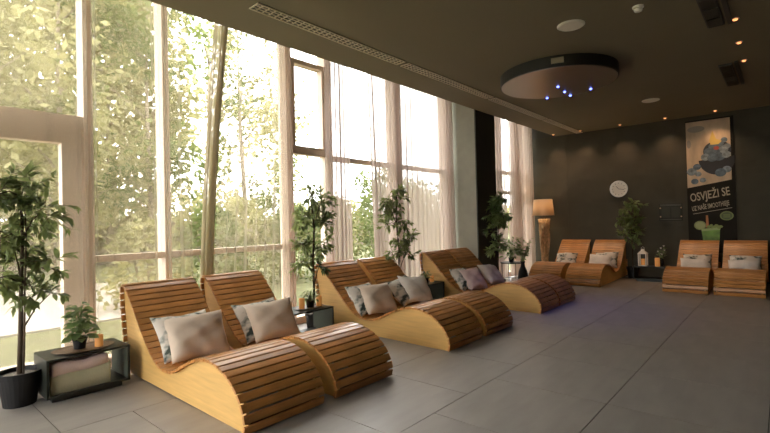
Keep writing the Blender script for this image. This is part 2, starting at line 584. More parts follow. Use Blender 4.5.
def cushion(k, s, z, dy, tilt, yaw, roll, m, label, w=0.52, h=0.42, t=0.15, seed=1):
    """s, z: centre along the lounger; tilt: angle of the face from horizontal"""
    lo = LOUNGE[k]
    o = link('cushion', pillow_mesh('cushion', w, h, t, m, seed))
    base = Matrix.Translation(lo.location) @ Matrix.Rotation(lo.rotation_euler.z, 4, 'Z')
    # local pillow: x width, y height, z face; width -> lounger -y, height leans back along +x and up
    z -= 0.045
    s -= 0.03 if k < 6 else 0.0
    ax_w = Vector((0, -1, 0))
    ax_h = Vector((math.cos(tilt), 0, math.sin(tilt)))
    ax_n = ax_w.cross(ax_h)
    R_ = Matrix(((ax_w.x, ax_h.x, ax_n.x, s), (ax_w.y, ax_h.y, ax_n.y, dy), (ax_w.z, ax_h.z, ax_n.z, z), (0, 0, 0, 1)))
    o.matrix_world = base @ R_ @ Matrix.Rotation(yaw, 4, 'Y') @ Matrix.Rotation(roll, 4, 'Z')
    tag(o, label, 'cushion', 'scatter cushions on the loungers')
    return o
T = math.radians
CU = [
 (0, 1.545, 0.475, 0.03, T(52), 0.05, 0.05, 'printed', 'dark-printed cushion behind the beige one on the nearest lounger'),
 (0, 1.425, 0.465, -0.02, T(56), -0.05, -0.06, 'linen', 'plain beige linen cushion in front on the nearest lounger'),
 (1, 1.545, 0.475, 0.05, T(52), 0.05, 0.06, 'printed', 'printed cushion tucked behind on the second lounger from the left'),
 (1, 1.425, 0.470, -0.02, T(56), -0.06, -0.05, 'linen', 'plain beige linen cushion with pointed corner on the second lounger'),
 (2, 1.545, 0.470, 0.08, T(50), 0.08, 0.10, 'printed', 'leaf-printed cushion at the back of the third lounger'),
 (2, 1.415, 0.460, -0.02, T(54), -0.06, -0.12, 'linen', 'plain greyish beige cushion in front on the third lounger'),
 (3, 1.53, 0.465, 0.10, T(50), 0.08, 0.14, 'printed', 'black and white printed cushion on the fourth lounger, half hidden'),
 (3, 1.43, 0.480, -0.07, T(56), -0.05, -0.16, 'white_linen', 'plain white cushion on the fourth lounger, right of the printed one'),
 (4, 1.545, 0.465, 0.06, T(48), 0.06, 0.06, 'printed', 'printed cushion at the back of the fifth lounger'),
 (4, 1.425, 0.450, -0.05, T(50), -0.06, -0.08, 'rose', 'pale rose cushion in front on the fifth lounger'),
 (5, 1.44, 0.455, 0.00, T(50), 0.05, -0.12, 'white_linen', 'pale cushion on the lounger beside the dark pillar'),
 (6, 1.45, 0.460, 0.02, T(54), 0.0, 0.05, 'printed', 'printed grey cushion on the lounger beside the driftwood lamp'),
 (7, 1.55, 0.490, -0.05, T(54), 0.0, 0.03, 'printed', 'printed cushion at the back of the lounger under the clock'),
 (7, 1.43, 0.430, 0.06, T(54), 0.0, -0.03, 'white_linen', 'cream cushion in front on the lounger under the clock'),
 (8, 1.55, 0.490, -0.02, T(56), 0.0, 0.02, 'printed', 'printed cushion behind the cream one under the green drink poster'),
 (8, 1.43, 0.400, 0.02, T(56), 0.0, 0.0, 'white_linen', 'cream cushion in front on the lounger under the green drink poster'),
 (9, 1.55, 0.480, -0.02, T(56), 0.0, 0.02, 'printed', 'printed cushion behind on the far right lounger'),
 (9, 1.43, 0.395, 0.00, T(56), 0.0, 0.0, 'white_linen', 'plain cream cushion in front on the far right lounger'),
]
for i, (k, s, z, dy, tl, yw, rl, m, lab) in enumerate(CU):
    cushion(k, s, z, dy, tl, yw, rl, M[m], lab, w=0.57 if k < 6 else 0.52, h=0.46 if k < 6 else 0.42, t=0.17, seed=i + 3)

# ------------------------------------------------------------------ black open side tables
def side_table(x0, x1, y0, y1, zt, label, rz=0.0):
    w, d = y1 - y0, x1 - x0
    t = thing('side_table', label, 'table', ((x0 + x1) / 2, (y0 + y1) / 2, 0), rz, 'black open-box side tables')
    th = 0.018
    MB().bb(-d / 2, d / 2, -w / 2, w / 2, zt - th, zt).build('table_top', M['black'], t)
    MB().bb(-d / 2, d / 2, -w / 2, w / 2, 0.05, 0.05 + th).build('bottom_board', M['black'], t)
    for sg in (-1, 1):
        y = sg * (w / 2 - th / 2)
        sd = MB().box((0, y, (zt + 0.05) / 2), (d - 0.002, th, zt - 0.05 - 2 * th)).build('side_board', M['black'], t)
        MB().box((0, y - sg * (th / 2 + 0.001), (zt + 0.05) / 2), (d - 0.03, 0.002, zt - 0.05 - 2 * th)).build('inner_lining', M['inner'], sd)
    MB().bb(-d / 2 + 0.05, d / 2 - 0.06, -w / 2 + 0.05, w / 2 - 0.05, 0.0, 0.05).build('plinth', M['black'], t)
    return t
side_table(-5.06, -4.63, 0.985, 1.625, 0.375, 'black open-box side table at the far left with a towel inside')
side_table(-4.84, -4.44, 3.36, 4.01, 0.385, 'black open-box side table between the second and third loungers')
side_table(-4.97, -4.57, 6.12, 6.76, 0.385, 'black open-box side table between the fourth and fifth loungers')
side_table(-0.20, 0.20, -0.33, 0.33, 0.335, 'black side table against the dark end wall', -PI / 2).location = (-2.28, 11.62, 0)

# folded towel in the first table
def towel(z_base, z_top, wob, y0, y1, m, name, label, cat):
    N, K = 26, 10
    vs, fs = [], []
    for i in range(N):
        for j in range(K):
            u = i / (N - 1); v = j / (K - 1)
            y = y0 + (y1 - y0) * u
            x = -4.66 - 0.30 * v
            z = z_top(u) + wob * (math.sin(u * 9) * (0.4 + 0.6 * (1 - v)) + 0.6 * math.sin(u * 4 + v * 5))
            vs.append((x, y, z))
    n = len(vs)
    vs += [(a, b, z_base(b)) for a, b, c in vs]
    for i in range(N - 1):
        for j in range(K - 1):
            a = i * K + j
            fs.append((a, a + K, a + K + 1, a + 1))
            fs.append((n + a, n + a + 1, n + a + K + 1, n + a + K))
    ring = [i * K for i in range(N)] + [(N - 1) * K + j for j in range(1, K)] + [i * K + K - 1 for i in range(N - 2, -1, -1)] + [j for j in range(K - 2, 0, -1)]
    for a, b in zip(ring, ring[1:] + ring[:1]):
        fs.append((a, n + a, n + b, b))
    b = MB(); b.v = vs; b.f = fs
    o = b.build(name, m, smooth=True, fix=True)
    return tag(o, label, cat)
mid = lambda u: 0.215 + 0.030 * u + 0.006 * math.sin(u * 7)  # pale solid standing in for the greenish area under the towel
towel(lambda y: 0.0682, mid, 0.0, 1.02, 1.47, mat('pale_olive_block', (0.44, 0.42, 0.28), rough=0.95, var=0.08, bump=0.2, bscale=80), 'block', 'pale olive stand-in blanket inside the left black side table', 'block')
towel(lambda y: mid((y - 1.02) / 0.45) + 0.003, lambda u: 0.315 + 0.012 * u, 0.012, 1.03, 1.45, M['rose'], 'towel', 'pinkish towel lying on the blanket in the left side table', 'towel')

# ------------------------------------------------------------------ small things on the tables
def candle(x, y, z, r, h, label):
    t = thing('candle', label, 'candle', (x, y, z), 0, 'amber pillar candles')
    MB().lathe([(r * 0.97, 0), (r, 0.004), (r, h - 0.006), (r * 0.93, h), (r * 0.75, h - 0.008), (r * 0.1, h - 0.012)], 20).build('wax', M['candle'], t, smooth=True)
    MB().tube([(0, 0, h - 0.012), (0.001, 0, h + 0.008)], 0.0015, 5).build('wick', M['wick'], t)
    return t

def leaf_mesh(name, l, w, m, fold=0.25, droop=0.25):
    """leaf along +x, base at the origin"""
    vs, fs = [], []
    for i, (a, b) in enumerate(((0.0, 0.0), (0.25, 0.75), (0.5, 1.0), (0.78, 0.62), (1.0, 0.0))):
        z = -droop * l * a * a
        if b == 0:
            vs.append((a * l, 0, z))
        else:
            k = len(vs)
            vs += [(a * l, -b * w / 2, z + fold * b * w / 2), (a * l, 0, z), (a * l, b * w / 2, z + fold * b * w / 2)]
    fs = [(0, 1, 2), (0, 2, 3), (1, 4, 5, 2), (2, 5, 6, 3), (4, 7, 8, 5), (5, 8, 9, 6), (7, 10, 8), (8, 10, 9)]
    b = MB(); b.v = vs; b.f = fs
    return b.mesh(name, m, smooth=True)
def leaf_verts(l, w, fold=0.25, droop=0.3):
    v = [Vector((0, 0, 0)), Vector((l * .45, -w / 2, -droop * l * .2 + fold * w / 2)), Vector((l * .45, 0, -droop * l * .2)), Vector((l * .45, w / 2, -droop * l * .2 + fold * w / 2)), Vector((l, 0, -droop * l))]
    return v, [(0, 1, 2), (0, 2, 3), (1, 4, 2), (2, 4, 3)]
def frame_from(d, rnd, roll=0.6):
    d = d.normalized()
    side = d.cross(Vector((0, 0, 1)))
    if side.length < 1e-3:
        side = Vector((1, 0, 0))
    side.normalize()
    n = side.cross(d)
    a = rnd.uniform(-roll, roll)
    s2 = side * math.cos(a) + n * math.sin(a)
    n2 = d.cross(s2) * -1
    n2 = s2.cross(d)
    return Matrix(((d.x, -s2.x, n2.x), (d.y, -s2.y, n2.y), (d.z, -s2.z, n2.z)))

def pot(t, r0, r1, h, m):
    MB().lathe([(r0, 0), (r1 * 0.96, h * 0.84), (r1 * 1.05, h * 0.84), (r1 * 1.07, h), (r1 * 0.97, h), (r1 * 0.92, h * 0.88), (r1 * 0.2, h * 0.87)], 28).build('pot', m, t, smooth=False)
    MB().lathe([(r1 * 0.90, h * 0.86), (r1 * 0.6, h * 0.90), (0.01, h * 0.91)], 20).build('soil', M['soil'], t, smooth=True)

def ficus(label, loc, pr0, pr1, phh, trunk, stems, clumps, nl, leaf=(0.085, 0.034), seed=1, single=0, lm='leaf', group='potted ficus trees'):
    """trunk: points; clumps: (x, y, z, r, weight) relative to the base"""
    rnd = random.Random(seed)
    t = thing('potted_ficus', label, 'plant', loc, 0, group)
    if pr1:
        pot(t, pr0, pr1, phh, M['pot'])
    tb = MB()
    tr = [Vector(p) for p in trunk]
    for dx, dy, r in stems:
        tb.tube([p + Vector((dx * (1 - i / len(tr) * .3), dy, 0)) for i, p in enumerate(tr)], [r * (1 - 0.6 * i / (len(tr) - 1)) for i in range(len(tr))], 7)
    tw = MB()
    leaves = []
    wsum = sum(c[4] for c in clumps)
    for cx, cy, cz, r, w in clumps:
        c = Vector((cx, cy, cz))
        k = min(range(len(tr)), key=lambda i: (tr[i] - (c - Vector((0, 0, 0.15)))).length)
        st = tr[k]
        mid = st.lerp(c, 0.5) + Vector((0, 0, 0.04))
        tw.tube([st, mid, c], [0.008, 0.006, 0.004], 5)
        n = int(nl * w / wsum)
        twigs = max(4, n // 9)
        per = max(1, n // twigs)
        for q in range(twigs):
            d = Vector((rnd.gauss(0, 1), rnd.gauss(0, 1), rnd.gauss(0.25, 0.8))).normalized()
            a = c + Vector((rnd.uniform(-1, 1), rnd.uniform(-1, 1), rnd.uniform(-1, 1))) * r * 0.25
            ln = r * rnd.uniform(0.6, 1.1)
            e = a + d * ln + Vector((0, 0, -0.12 * ln))
            tw.tube([a, (a + e) / 2 + Vector((0, 0, 0.03 * ln)), e], [0.003, 0.0025, 0.0015], 4, caps=False)
            for j in range(per):
                u = (j + 0.6) / per
                pos = a.lerp(e, 0.25 + 0.75 * u)
                ld = (d + Vector((rnd.gauss(0, 0.6), rnd.gauss(0, 0.6), rnd.gauss(-0.15, 0.45)))).normalized()
                leaves.append((pos, ld, rnd.uniform(0.75, 1.2)))
    tb.v += [] 
    tk = tb.build('trunk', M['bark'], t, smooth=True)
    tw.build('branches', M['bark'], t, smooth=True)
    rnd.shuffle(leaves)
    if single:
        lm_ = leaf_mesh('leaf', leaf[0], leaf[1], M[lm])
        for pos, d, s in leaves[:single]:
            o = link('leaf', lm_, t)
            R = frame_from(d, rnd).to_4x4()
            o.matrix_local = Matrix.Translation(pos) @ R @ Matrix.Scale(s, 4)
        leaves = leaves[single:]
    if leaves:
        b = MB()
        for pos, d, s in leaves:
            R = frame_from(d, rnd)
            v, f = leaf_verts(leaf[0] * s, leaf[1] * s)
            n = len(b.v)
            b.v += [tuple(pos + R @ p) for p in v]
            b.f += [tuple(n + q for q in g) for g in f]
        o = b.build('foliage', M[lm], t)
        o['kind'] = 'stuff'
    return t

ficus('tall bushy potted tree at the left edge beside the black table', (-4.90, 0.855, 0), 0.115, 0.155, 0.28,
      [(0, 0, 0.2), (0.01, 0.01, 0.6), (0.0, 0.02, 1.0), (0.02, 0.03, 1.4), (0.02, 0.02, 1.75)], [(0, 0, 0.022), (0.03, 0.02, 0.010)],
      [(0.0, 0.08, 1.86, 0.22, 1.2), (0.05, -0.14, 1.76, 0.25, 1.2), (0.05, 0.16, 1.62, 0.25, 1.3), (-0.02, -0.10, 1.40, 0.25, 1.3), (0.05, 0.03, 1.60, 0.25, 1.3),
       (0.05, 0.18, 1.16, 0.20, 0.7), (0.04, -0.15, 1.08, 0.24, 1.0), (0.05, 0.06, 0.96, 0.2, 0.9), (0.0, 0.22, 0.90, 0.13, 0.35), (0.0, -0.02, 1.28, 0.2, 0.8)], 1250, (0.10, 0.042), seed=5, single=300)
ficus('slender potted tree between the second and third loungers', (-4.93, 4.08, 0), 0.09, 0.115, 0.24,
      [(0, 0, 0.18), (0.0, 0.02, 0.6), (0.02, 0.0, 1.0), (0.01, 0.04, 1.4), (0.0, 0.0, 1.85)], [(0, 0, 0.017), (0.02, -0.03, 0.009)],
      [(0.02, 0.0, 1.85, 0.18, 0.9), (0.02, 0.16, 1.78, 0.20, 1.0), (0.0, -0.12, 1.62, 0.18, 0.8), (0.02, 0.10, 1.52, 0.24, 1.5), (0.0, 0.24, 1.60, 0.16, 0.7), (0.0, -0.25, 1.48, 0.10, 0.3),
       (0.02, -0.20, 1.20, 0.15, 0.7), (0.02, 0.03, 1.12, 0.20, 1.0), (0.0, -0.14, 0.98, 0.18, 0.8), (0.0, 0.14, 0.90, 0.15, 0.6), (0.0, 0.26, 1.2, 0.12, 0.35)], 1150, (0.09, 0.042), seed=11)
ficus('slender potted tree behind the fourth lounger against the rose curtain', (-4.93, 5.94, 0), 0.09, 0.115, 0.24,
      [(0, 0, 0.18), (0.0, 0.0, 0.6), (0.02, 0.0, 1.0), (0.01, -0.03, 1.4), (0.0, 0.0, 1.9)], [(0, 0, 0.015), (0.02, -0.03, 0.009)],
      [(0.0, 0.08, 2.0, 0.12, 0.5), (0.02, -0.05, 1.86, 0.17, 0.8), (0.0, -0.26, 1.76, 0.17, 0.8), (0.02, -0.10, 1.62, 0.2, 1.1), (0.0, -0.28, 1.42, 0.16, 0.7), (0.02, 0.08, 1.45, 0.2, 1.0),
       (0.02, 0.30, 1.16, 0.18, 0.9), (0.02, 0.02, 1.05, 0.18, 0.8), (0.0, 0.24, 0.92, 0.17, 0.8), (0.0, -0.16, 0.95, 0.17, 0.7)], 1050, (0.095, 0.045), seed=21)
ficus('tall leafy potted tree in front of the dark pillar', (-4.37, 8.42, 0), 0.10, 0.13, 0.26,
      [(0, 0, 0.18), (0.0, 0.0, 0.6), (0.02, 0.0, 1.0), (0.01, 0.03, 1.4), (0.0, 0.0, 1.8)], [(0, 0, 0.013), (0.02, -0.03, 0.008)],
      [(0.0, 0.10, 1.88, 0.15, 0.7), (0.02, -0.05, 1.72, 0.20, 1.1), (0.0, -0.18, 1.56, 0.18, 0.9), (0.02, 0.12, 1.55, 0.2, 1.0), (0.0, 0.40, 1.50, 0.10, 0.3), (0.02, -0.02, 1.40, 0.18, 0.8),
       (0.0, -0.28, 1.22, 0.12, 0.4), (0.02, 0.02, 0.98, 0.18, 0.7), (0.0, -0.15, 0.82, 0.16, 0.5)], 950, (0.11, 0.058), seed=31, lm='leaf2')
ficus('bushy potted tree against the dark end wall below the clock', (-2.74, 11.98, 0), 0.10, 0.13, 0.26,
      [(0, 0, 0.18), (0.0, 0.0, 0.6), (0.0, 0.0, 1.0), (0.0, -0.03, 1.4), (0.02, 0.0, 1.75)], [(0, 0, 0.014)],
      [(0.10, -0.05, 1.72, 0.2, 1.0), (-0.12, -0.05, 1.66, 0.17, 0.8), (0.12, -0.08, 1.45, 0.2, 1.0), (-0.20, -0.05, 1.40, 0.2, 1.0), (0.0, -0.08, 1.28, 0.2, 1.0), (-0.12, -0.06, 1.08, 0.2, 0.9), (0.12, -0.06, 1.05, 0.18, 0.8), (0.02, -0.05, 0.88, 0.15, 0.5)],
      900, (0.09, 0.05), seed=41, lm='leaf2')

def bush(name, label, loc, r0, r1, h, n, ln, w, spread, rise, seed, m='leaf2', potm='pot', single=True, group='small potted plants'):
    rnd = random.Random(seed)
    t = thing(name, label, 'plant', loc, 0, group)
    pot(t, r0, r1, h, M[potm])
    lm_ = leaf_mesh('leaf', ln, w, M[m], droop=0.35)
    st = MB()
    items = []
    for i in range(n):
        a = i * 2.39996 + rnd.uniform(-.3, .3)
        k = (i + 0.5) / n
        zz = h * 0.9 + rise * k * rnd.uniform(0.85, 1.1)
        rr = spread * math.sin(min(1.0, 0.25 + 0.9 * (1 - k)) * PI / 2) * rnd.uniform(0.45, 1.0)
        p = Vector((rr * math.cos(a), rr * math.sin(a), zz))
        st.tube([(0, 0, h * 0.88), (p.x * .35, p.y * .35, h * .9 + (zz - h * .9) * .6), tuple(p)], [0.003, 0.0025, 0.002], 4, caps=False)
        d = Vector((math.cos(a), math.sin(a), rnd.uniform(-0.3, 0.5)))
        items.append((p, d, rnd.uniform(0.75, 1.15)))
    st.build('stems', M['leaf2'], t, smooth=True)
    for p, d, s in items:
        o = link('leaf', lm_, t)
        o.matrix_local = Matrix.Translation(p) @ frame_from(d, rnd).to_4x4() @ Matrix.Scale(s, 4)
    return t

def oval_tray(x, y, z, a, b, label):
    t = MB()
    n = 32
    prof = [(0.86, 0.0), (1.0, 0.012), (0.985, 0.014), (0.85, 0.007), (0.1, 0.006)]
    base = 0
    for r, zz in prof:
        for k in range(n):
            th = 2 * PI * k / n
            t.v.append((a * r * math.cos(th), b * r * math.sin(th), zz))
    for i in range(len(prof) - 1):
        for k in range(n):
            k2 = (k + 1) % n
            t.f.append((i * n + k, i * n + k2, (i + 1) * n + k2, (i + 1) * n + k))
    t.f.append(tuple(reversed(range(n))))
    t.f.append(tuple((len(prof) - 1) * n + k for k in range(n)))
    o = t.build('tray', M['wood_tray'], None, smooth=False, loc=(x, y, z))
    return tag(o, label, 'tray', 'oval wooden trays')

oval_tray(-4.83, 1.31, 0.375, 0.17, 0.25, 'oval wooden tray under the plant and candle on the left table')
bush('potted_foliage', 'small potted plant with broad leaves on the left black table', (-4.84, 1.28, 0.383), 0.045, 0.058, 0.10, 70, 0.085, 0.075, 0.085, 0.30, 3)
candle(-4.78, 1.415, 0.383, 0.034, 0.105, 'amber candle beside the potted plant on the left black table')
oval_tray(-4.62, 3.76, 0.385, 0.13, 0.22, 'oval wooden tray between two candles on the second table')
bush('potted_foliage', 'small bushy potted plant between the two candles on the second table', (-4.62, 3.77, 0.393), 0.045, 0.055, 0.09, 46, 0.06, 0.022, 0.10, 0.15, 9, m='leaf')
candle(-4.62, 3.635, 0.393, 0.036, 0.13, 'amber candle left of the small plant on the second table')
candle(-4.60, 3.90, 0.393, 0.036, 0.13, 'amber candle right of the small plant on the second table')
bush('potted_foliage', 'small round potted plant on the third table, left of its candle', (-4.74, 6.44, 0.385), 0.045, 0.055, 0.09, 46, 0.06, 0.025, 0.10, 0.13, 12, m='leaf')
candle(-4.74, 6.63, 0.385, 0.034, 0.11, 'amber candle on the third table beside the fifth lounger')

# ------------------------------------------------------------------ things on the end table
def lantern(loc, label):
    t = thing('lantern', label, 'lantern', loc)
    w, h = 0.15, 0.27
    for sx in (-1, 1):
        for sy in (-1, 1):
            MB().bb(sx * w / 2 - .01, sx * w / 2 + .01, sy * w / 2 - .01, sy * w / 2 + .01, 0.0, h).build('post', M['white'], t)
    MB().bb(-w / 2 - .01, w / 2 + .01, -w / 2 - .01, w / 2 + .01, 0, 0.02).build('base', M['white'], t)
    b = MB(); n = 4
    b.lathe([(0.13, h), (0.125, h + .015), (0.05, h + 0.07), (0.045, h + 0.10), (0.02, h + 0.11)], 4)
    b.build('roof', M['white'], t).rotation_euler = (0, 0, PI / 4)
    MB().tube([(-0.03, 0, h + .10), (-0.03, 0, h + .14), (0, 0, h + .16), (0.03, 0, h + .14), (0.03, 0, h + .10)], 0.005, 6).build('handle', M['white'], t)
    return t
lantern((-2.44, 11.60, 0.335), 'white candle lantern on the table at the end wall')
candle(-2.44, 11.60, 0.355, 0.04, 0.14, 'amber candle inside the white lantern')
candle(-2.15, 11.56, 0.335, 0.05, 0.19, 'amber candle right of the white lantern at the end wall')

def flowers(loc, label):
    rnd = random.Random(4)
    t = thing('flower_vase', label, 'flowers', loc)
    MB().lathe([(0.04, 0), (0.055, 0.05), (0.05, 0.12), (0.03, 0.16), (0.036, 0.18), (0.028, 0.175), (0.02, 0.1)], 18).build('vase', M['pot'], t, smooth=True)
    lm_ = leaf_mesh('leaf', 0.08, 0.03, M['leaf2'])
    st = MB(); bl = leaf_mesh('petal', 0.035, 0.03, M['white_linen'], fold=0.5, droop=-0.5)
    for i in range(11):
        a = i * 2.4
        e = Vector((0.13 * math.cos(a) * rnd.uniform(.4, 1), 0.13 * math.sin(a) * rnd.uniform(.4, 1), 0.24 + rnd.uniform(0.0, 0.24)))
        st.tube([(0, 0, 0.1), (e.x * .3, e.y * .3, 0.22), tuple(e)], 0.003, 4)
        for k in range(3):
            o = link('leaf', lm_, t)
            o.matrix_local = Matrix.Translation(e * (0.6 + 0.13 * k)) @ frame_from(Vector((rnd.gauss(0, 1), rnd.gauss(0, 1), .2)), rnd).to_4x4()
        if i % 2 == 0:
            for k in range(6):
                o = link('petal', bl, t)
                o.matrix_local = Matrix.Translation(e) @ Matrix.Rotation(k * PI / 3, 4, 'Z') @ Matrix.Rotation(-0.5, 4, 'Y')
    st.build('stems', M['leaf2'], t, smooth=True)
    return t
flowers((-2.10, 11.70, 0.335), 'vase of white flowers and greenery at the end wall')

# ------------------------------------------------------------------ driftwood floor lamp
def shade_mat():
    m = bpy.data.materials.new('cream_lampshade')
    m.use_nodes = True
    nt = m.node_tree
    b = nt.nodes['Principled BSDF']
    b.inputs['Base Color'].default_value = (0.80, 0.67, 0.50, 1)
    b.inputs['Roughness'].default_value = 0.9
    tr = nt.nodes.new('ShaderNodeBsdfTranslucent')
    tr.inputs[0].default_value = (0.85, 0.70, 0.50, 1)
    mx = nt.nodes.new('ShaderNodeMixShader')
    mx.inputs[0].default_value = 0.3
    nt.links.new(b.outputs[0], mx.inputs[1]); nt.links.new(tr.outputs[0], mx.inputs[2])
    nt.links.new(mx.outputs[0], nt.nodes['Material Output'].inputs[0])
    return m
def lamp(loc):
    t = thing('floor_lamp', 'floor lamp with twisted driftwood base and cream shade in the corner', 'lamp', loc)
    rnd = random.Random(2)
    MB().lathe([(0.14, 0), (0.14, 0.02), (0.12, 0.03), (0.02, 0.032)], 20).build('base', M['drift'], t)
    b = MB()
    for k in range(15):
        a0 = k * 2 * PI / 15 + rnd.uniform(-.2, .2)
        tw = rnd.uniform(0.8, 2.4) * (1 if k % 3 else -1)
        pts = []
        for i in range(10):
            u = i / 9
            r = (0.05 + 0.10 * u ** 1.3 + 0.03 * math.sin(6 * u + 2.3 * k)) * (1 if k % 2 else 0.6)
            pts.append((r * math.cos(a0 + tw * u), r * math.sin(a0 + tw * u), 0.03 + 1.42 * u))
        b.tube(pts, [0.018 + 0.012 * abs(math.sin(i * 1.7 + k)) for i in range(10)], 6)
    b.build('driftwood_stem', M['drift'], t, smooth=True)
    MB().tube([(0, 0, 0.03), (0, 0, 1.56)], 0.012, 8).build('rod', M['charcoal'], t)
    s = MB(); n = 28
    ring = [(0.275, 1.54), (0.235, 1.96)]
    for rr in (0, -0.004):
        base = len(s.v)
        for r, z in ring:
            for k in range(n):
                th = 2 * PI * k / n
                s.v.append(((r + rr) * math.cos(th), (r + rr) * math.sin(th), z))
        for k in range(n):
            k2 = (k + 1) % n
            q = (base + k, base + k2, base + n + k2, base + n + k)
            s.f.append(q if rr == 0 else q[::-1])
    for k in range(n):
        k2 = (k + 1) % n
        s.f.append((k2, k, 2 * n + k, 2 * n + k2))
        s.f.append((n + k, n + k2, 3 * n + k2, 3 * n + k))
    s.build('lamp_shade', shade_mat(), t, smooth=True)
    MB().lathe([(0.012, 1.56), (0.03, 1.62), (0.035, 1.68), (0.02, 1.73), (0.004, 1.74)], 14).build('bulb', mat('warm_bulb', (1, .8, .5), emit=(1, 0.62, 0.30), estr=6.0), t, smooth=True)
    ld = bpy.data.lights.new('lamp_bulb_light', 'POINT')
    ld.energy = 7; ld.color = (1, 0.68, 0.40); ld.shadow_soft_size = 0.05
    lo = bpy.data.objects.new('lamp_bulb_light', ld)
    C.objects.link(lo); lo.parent = t; lo.location = (0, 0, 1.82)
lamp((-4.78, 11.78, 0))

# ------------------------------------------------------------------ round stand with plant, and floor vase
def round_stand(loc):
    t = thing('round_stand', 'round black metal stand beside the far curtain', 'table', loc)
    MB().lathe([(0.25, 0.46), (0.26, 0.462), (0.26, 0.48), (0.25, 0.482), (0.02, 0.482)], 28).build('table_top', M['black'], t)
    for k in range(4):
        a = PI / 4 + k * PI / 2
        MB().tube([(0.235 * math.cos(a), 0.235 * math.sin(a), 0.0), (0.235 * math.cos(a), 0.235 * math.sin(a), 0.465)], 0.009, 8).build('leg', M['charcoal'], t)
    b = MB(); n = 28
    b.tube([(0.235 * math.cos(2 * PI * k / n), 0.235 * math.sin(2 * PI * k / n), 0.10) for k in range(n + 1)], 0.007, 6)
    b.build('foot_ring', M['charcoal'], t, smooth=True)
round_stand((-4.72, 9.75, 0))
bush('potted_foliage', 'leafy potted plant on the round black stand', (-4.72, 9.72, 0.482), 0.05, 0.065, 0.11, 110, 0.12, 0.06, 0.26, 0.46, 15)
def floor_vase(loc):
    rnd = random.Random(8)
    t = thing('floor_vase', 'dark bottle vase of leafy branches in front of the round stand', 'vase', loc)
    MB().lathe([(0.07, 0), (0.105, 0.05), (0.115, 0.16), (0.095, 0.30), (0.05, 0.40), (0.04, 0.47), (0.055, 0.52), (0.045, 0.515), (0.03, 0.45)], 22).build('vase', M['pot'], t, smooth=True)
    lm_ = leaf_mesh('leaf', 0.11, 0.05, M['leaf2'])
    st = MB()
    for i in range(15):
        a = i * 2.4
        e = Vector((0.22 * math.cos(a) * rnd.uniform(.4, 1), 0.26 * math.sin(a) * rnd.uniform(.4, 1), 0.62 + rnd.uniform(0.05, 0.42)))
        st.tube([(0, 0, 0.40), (e.x * .3, e.y * .3, 0.62), tuple(e)], 0.004, 4)
        for k in range(6):
            o = link('leaf', lm_, t)
            p = Vector((e.x * .3, e.y * .3, 0.62)).lerp(e, 0.3 + 0.14 * k)
            o.matrix_local = Matrix.Translation(p) @ frame_from(Vector((rnd.gauss(0, 1), rnd.gauss(0, 1), .3)), rnd).to_4x4()
    st.build('stems', M['leaf2'], t, smooth=True)
floor_vase((-4.42, 9.66, 0))

# ------------------------------------------------------------------ ceiling: linear grilles
def linear_grille(y0, y1, label):
    x0, x1 = -4.01, -3.85
    t = thing('linear_grille', label, 'vent', ((x0 + x1) / 2, y0, ZC), 0, 'linear air grilles in the ceiling')
    L, w = y1 - y0, x1 - x0
    MB().bb(-w / 2, w / 2, 0, L, -0.004, 0.0).build('backing', M['ventdark'], t)
    for sx in (-1, 1):
        MB().bb(sx * w / 2 - (0.012 if sx > 0 else 0), sx * w / 2 + (0.012 if sx < 0 else 0), 0, L, -0.016, -0.004).build('frame_rail', M['vent'], t)
    for y in (0, L - 0.012):
        MB().bb(-w / 2 + 0.012, w / 2 - 0.012, y, y + 0.012, -0.016, -0.004).build('frame_end', M['vent'], t)
    for k in (-1, 1):
        MB().bb(k * 0.026 - 0.004, k * 0.026 + 0.004, 0.012, L - 0.012, -0.014, -0.004).build('blade', M['vent'], t)
    b = MB()
    n = int(L / 0.075)
    for i in range(1, n):
        y = i * L / n
        b.bb(-w / 2 + 0.012, w / 2 - 0.012, y - 0.006, y + 0.006, -0.012, -0.004)
    o = b.build('cross_bars', M['vent'], t); o['kind'] = 'stuff'
linear_grille(2.57, 4.90, 'long beige ceiling air grille nearest the camera')
linear_grille(4.98, 7.42, 'long beige ceiling air grille second from the camera')
linear_grille(7.50, 9.90, 'long beige ceiling air grille past the round disc')
linear_grille(9.98, 12.2, 'long beige ceiling air grille reaching the end wall')

def dark_grille(x0, y0, y1, label):
    t = thing('slot_grille', label, 'vent', (x0, y0, ZC), 0, 'dark ceiling grilles')
    L = y1 - y0
    MB().bb(0, 0.16, 0, L, -0.02, 0).build('housing', M['charcoal'], t)
    n = 4
    for i in range(n):
        MB().bb(0.015, 0.145, i * L / n + 0.02, (i + 1) * L / n - 0.02, -0.030, -0.02).build('slat_cell', M['ventdark'], t)
    MB().bb(0.19, 0.235, -0.05, L, -0.03, 0).build('side_strip', M['charcoal'], t)
dark_grille(-0.62, 5.3, 6.55, 'dark slotted ceiling grille at the upper right edge')
dark_grille(-0.68, 8.35, 9.75, 'dark slotted ceiling grille nearer the end wall, before the poster')

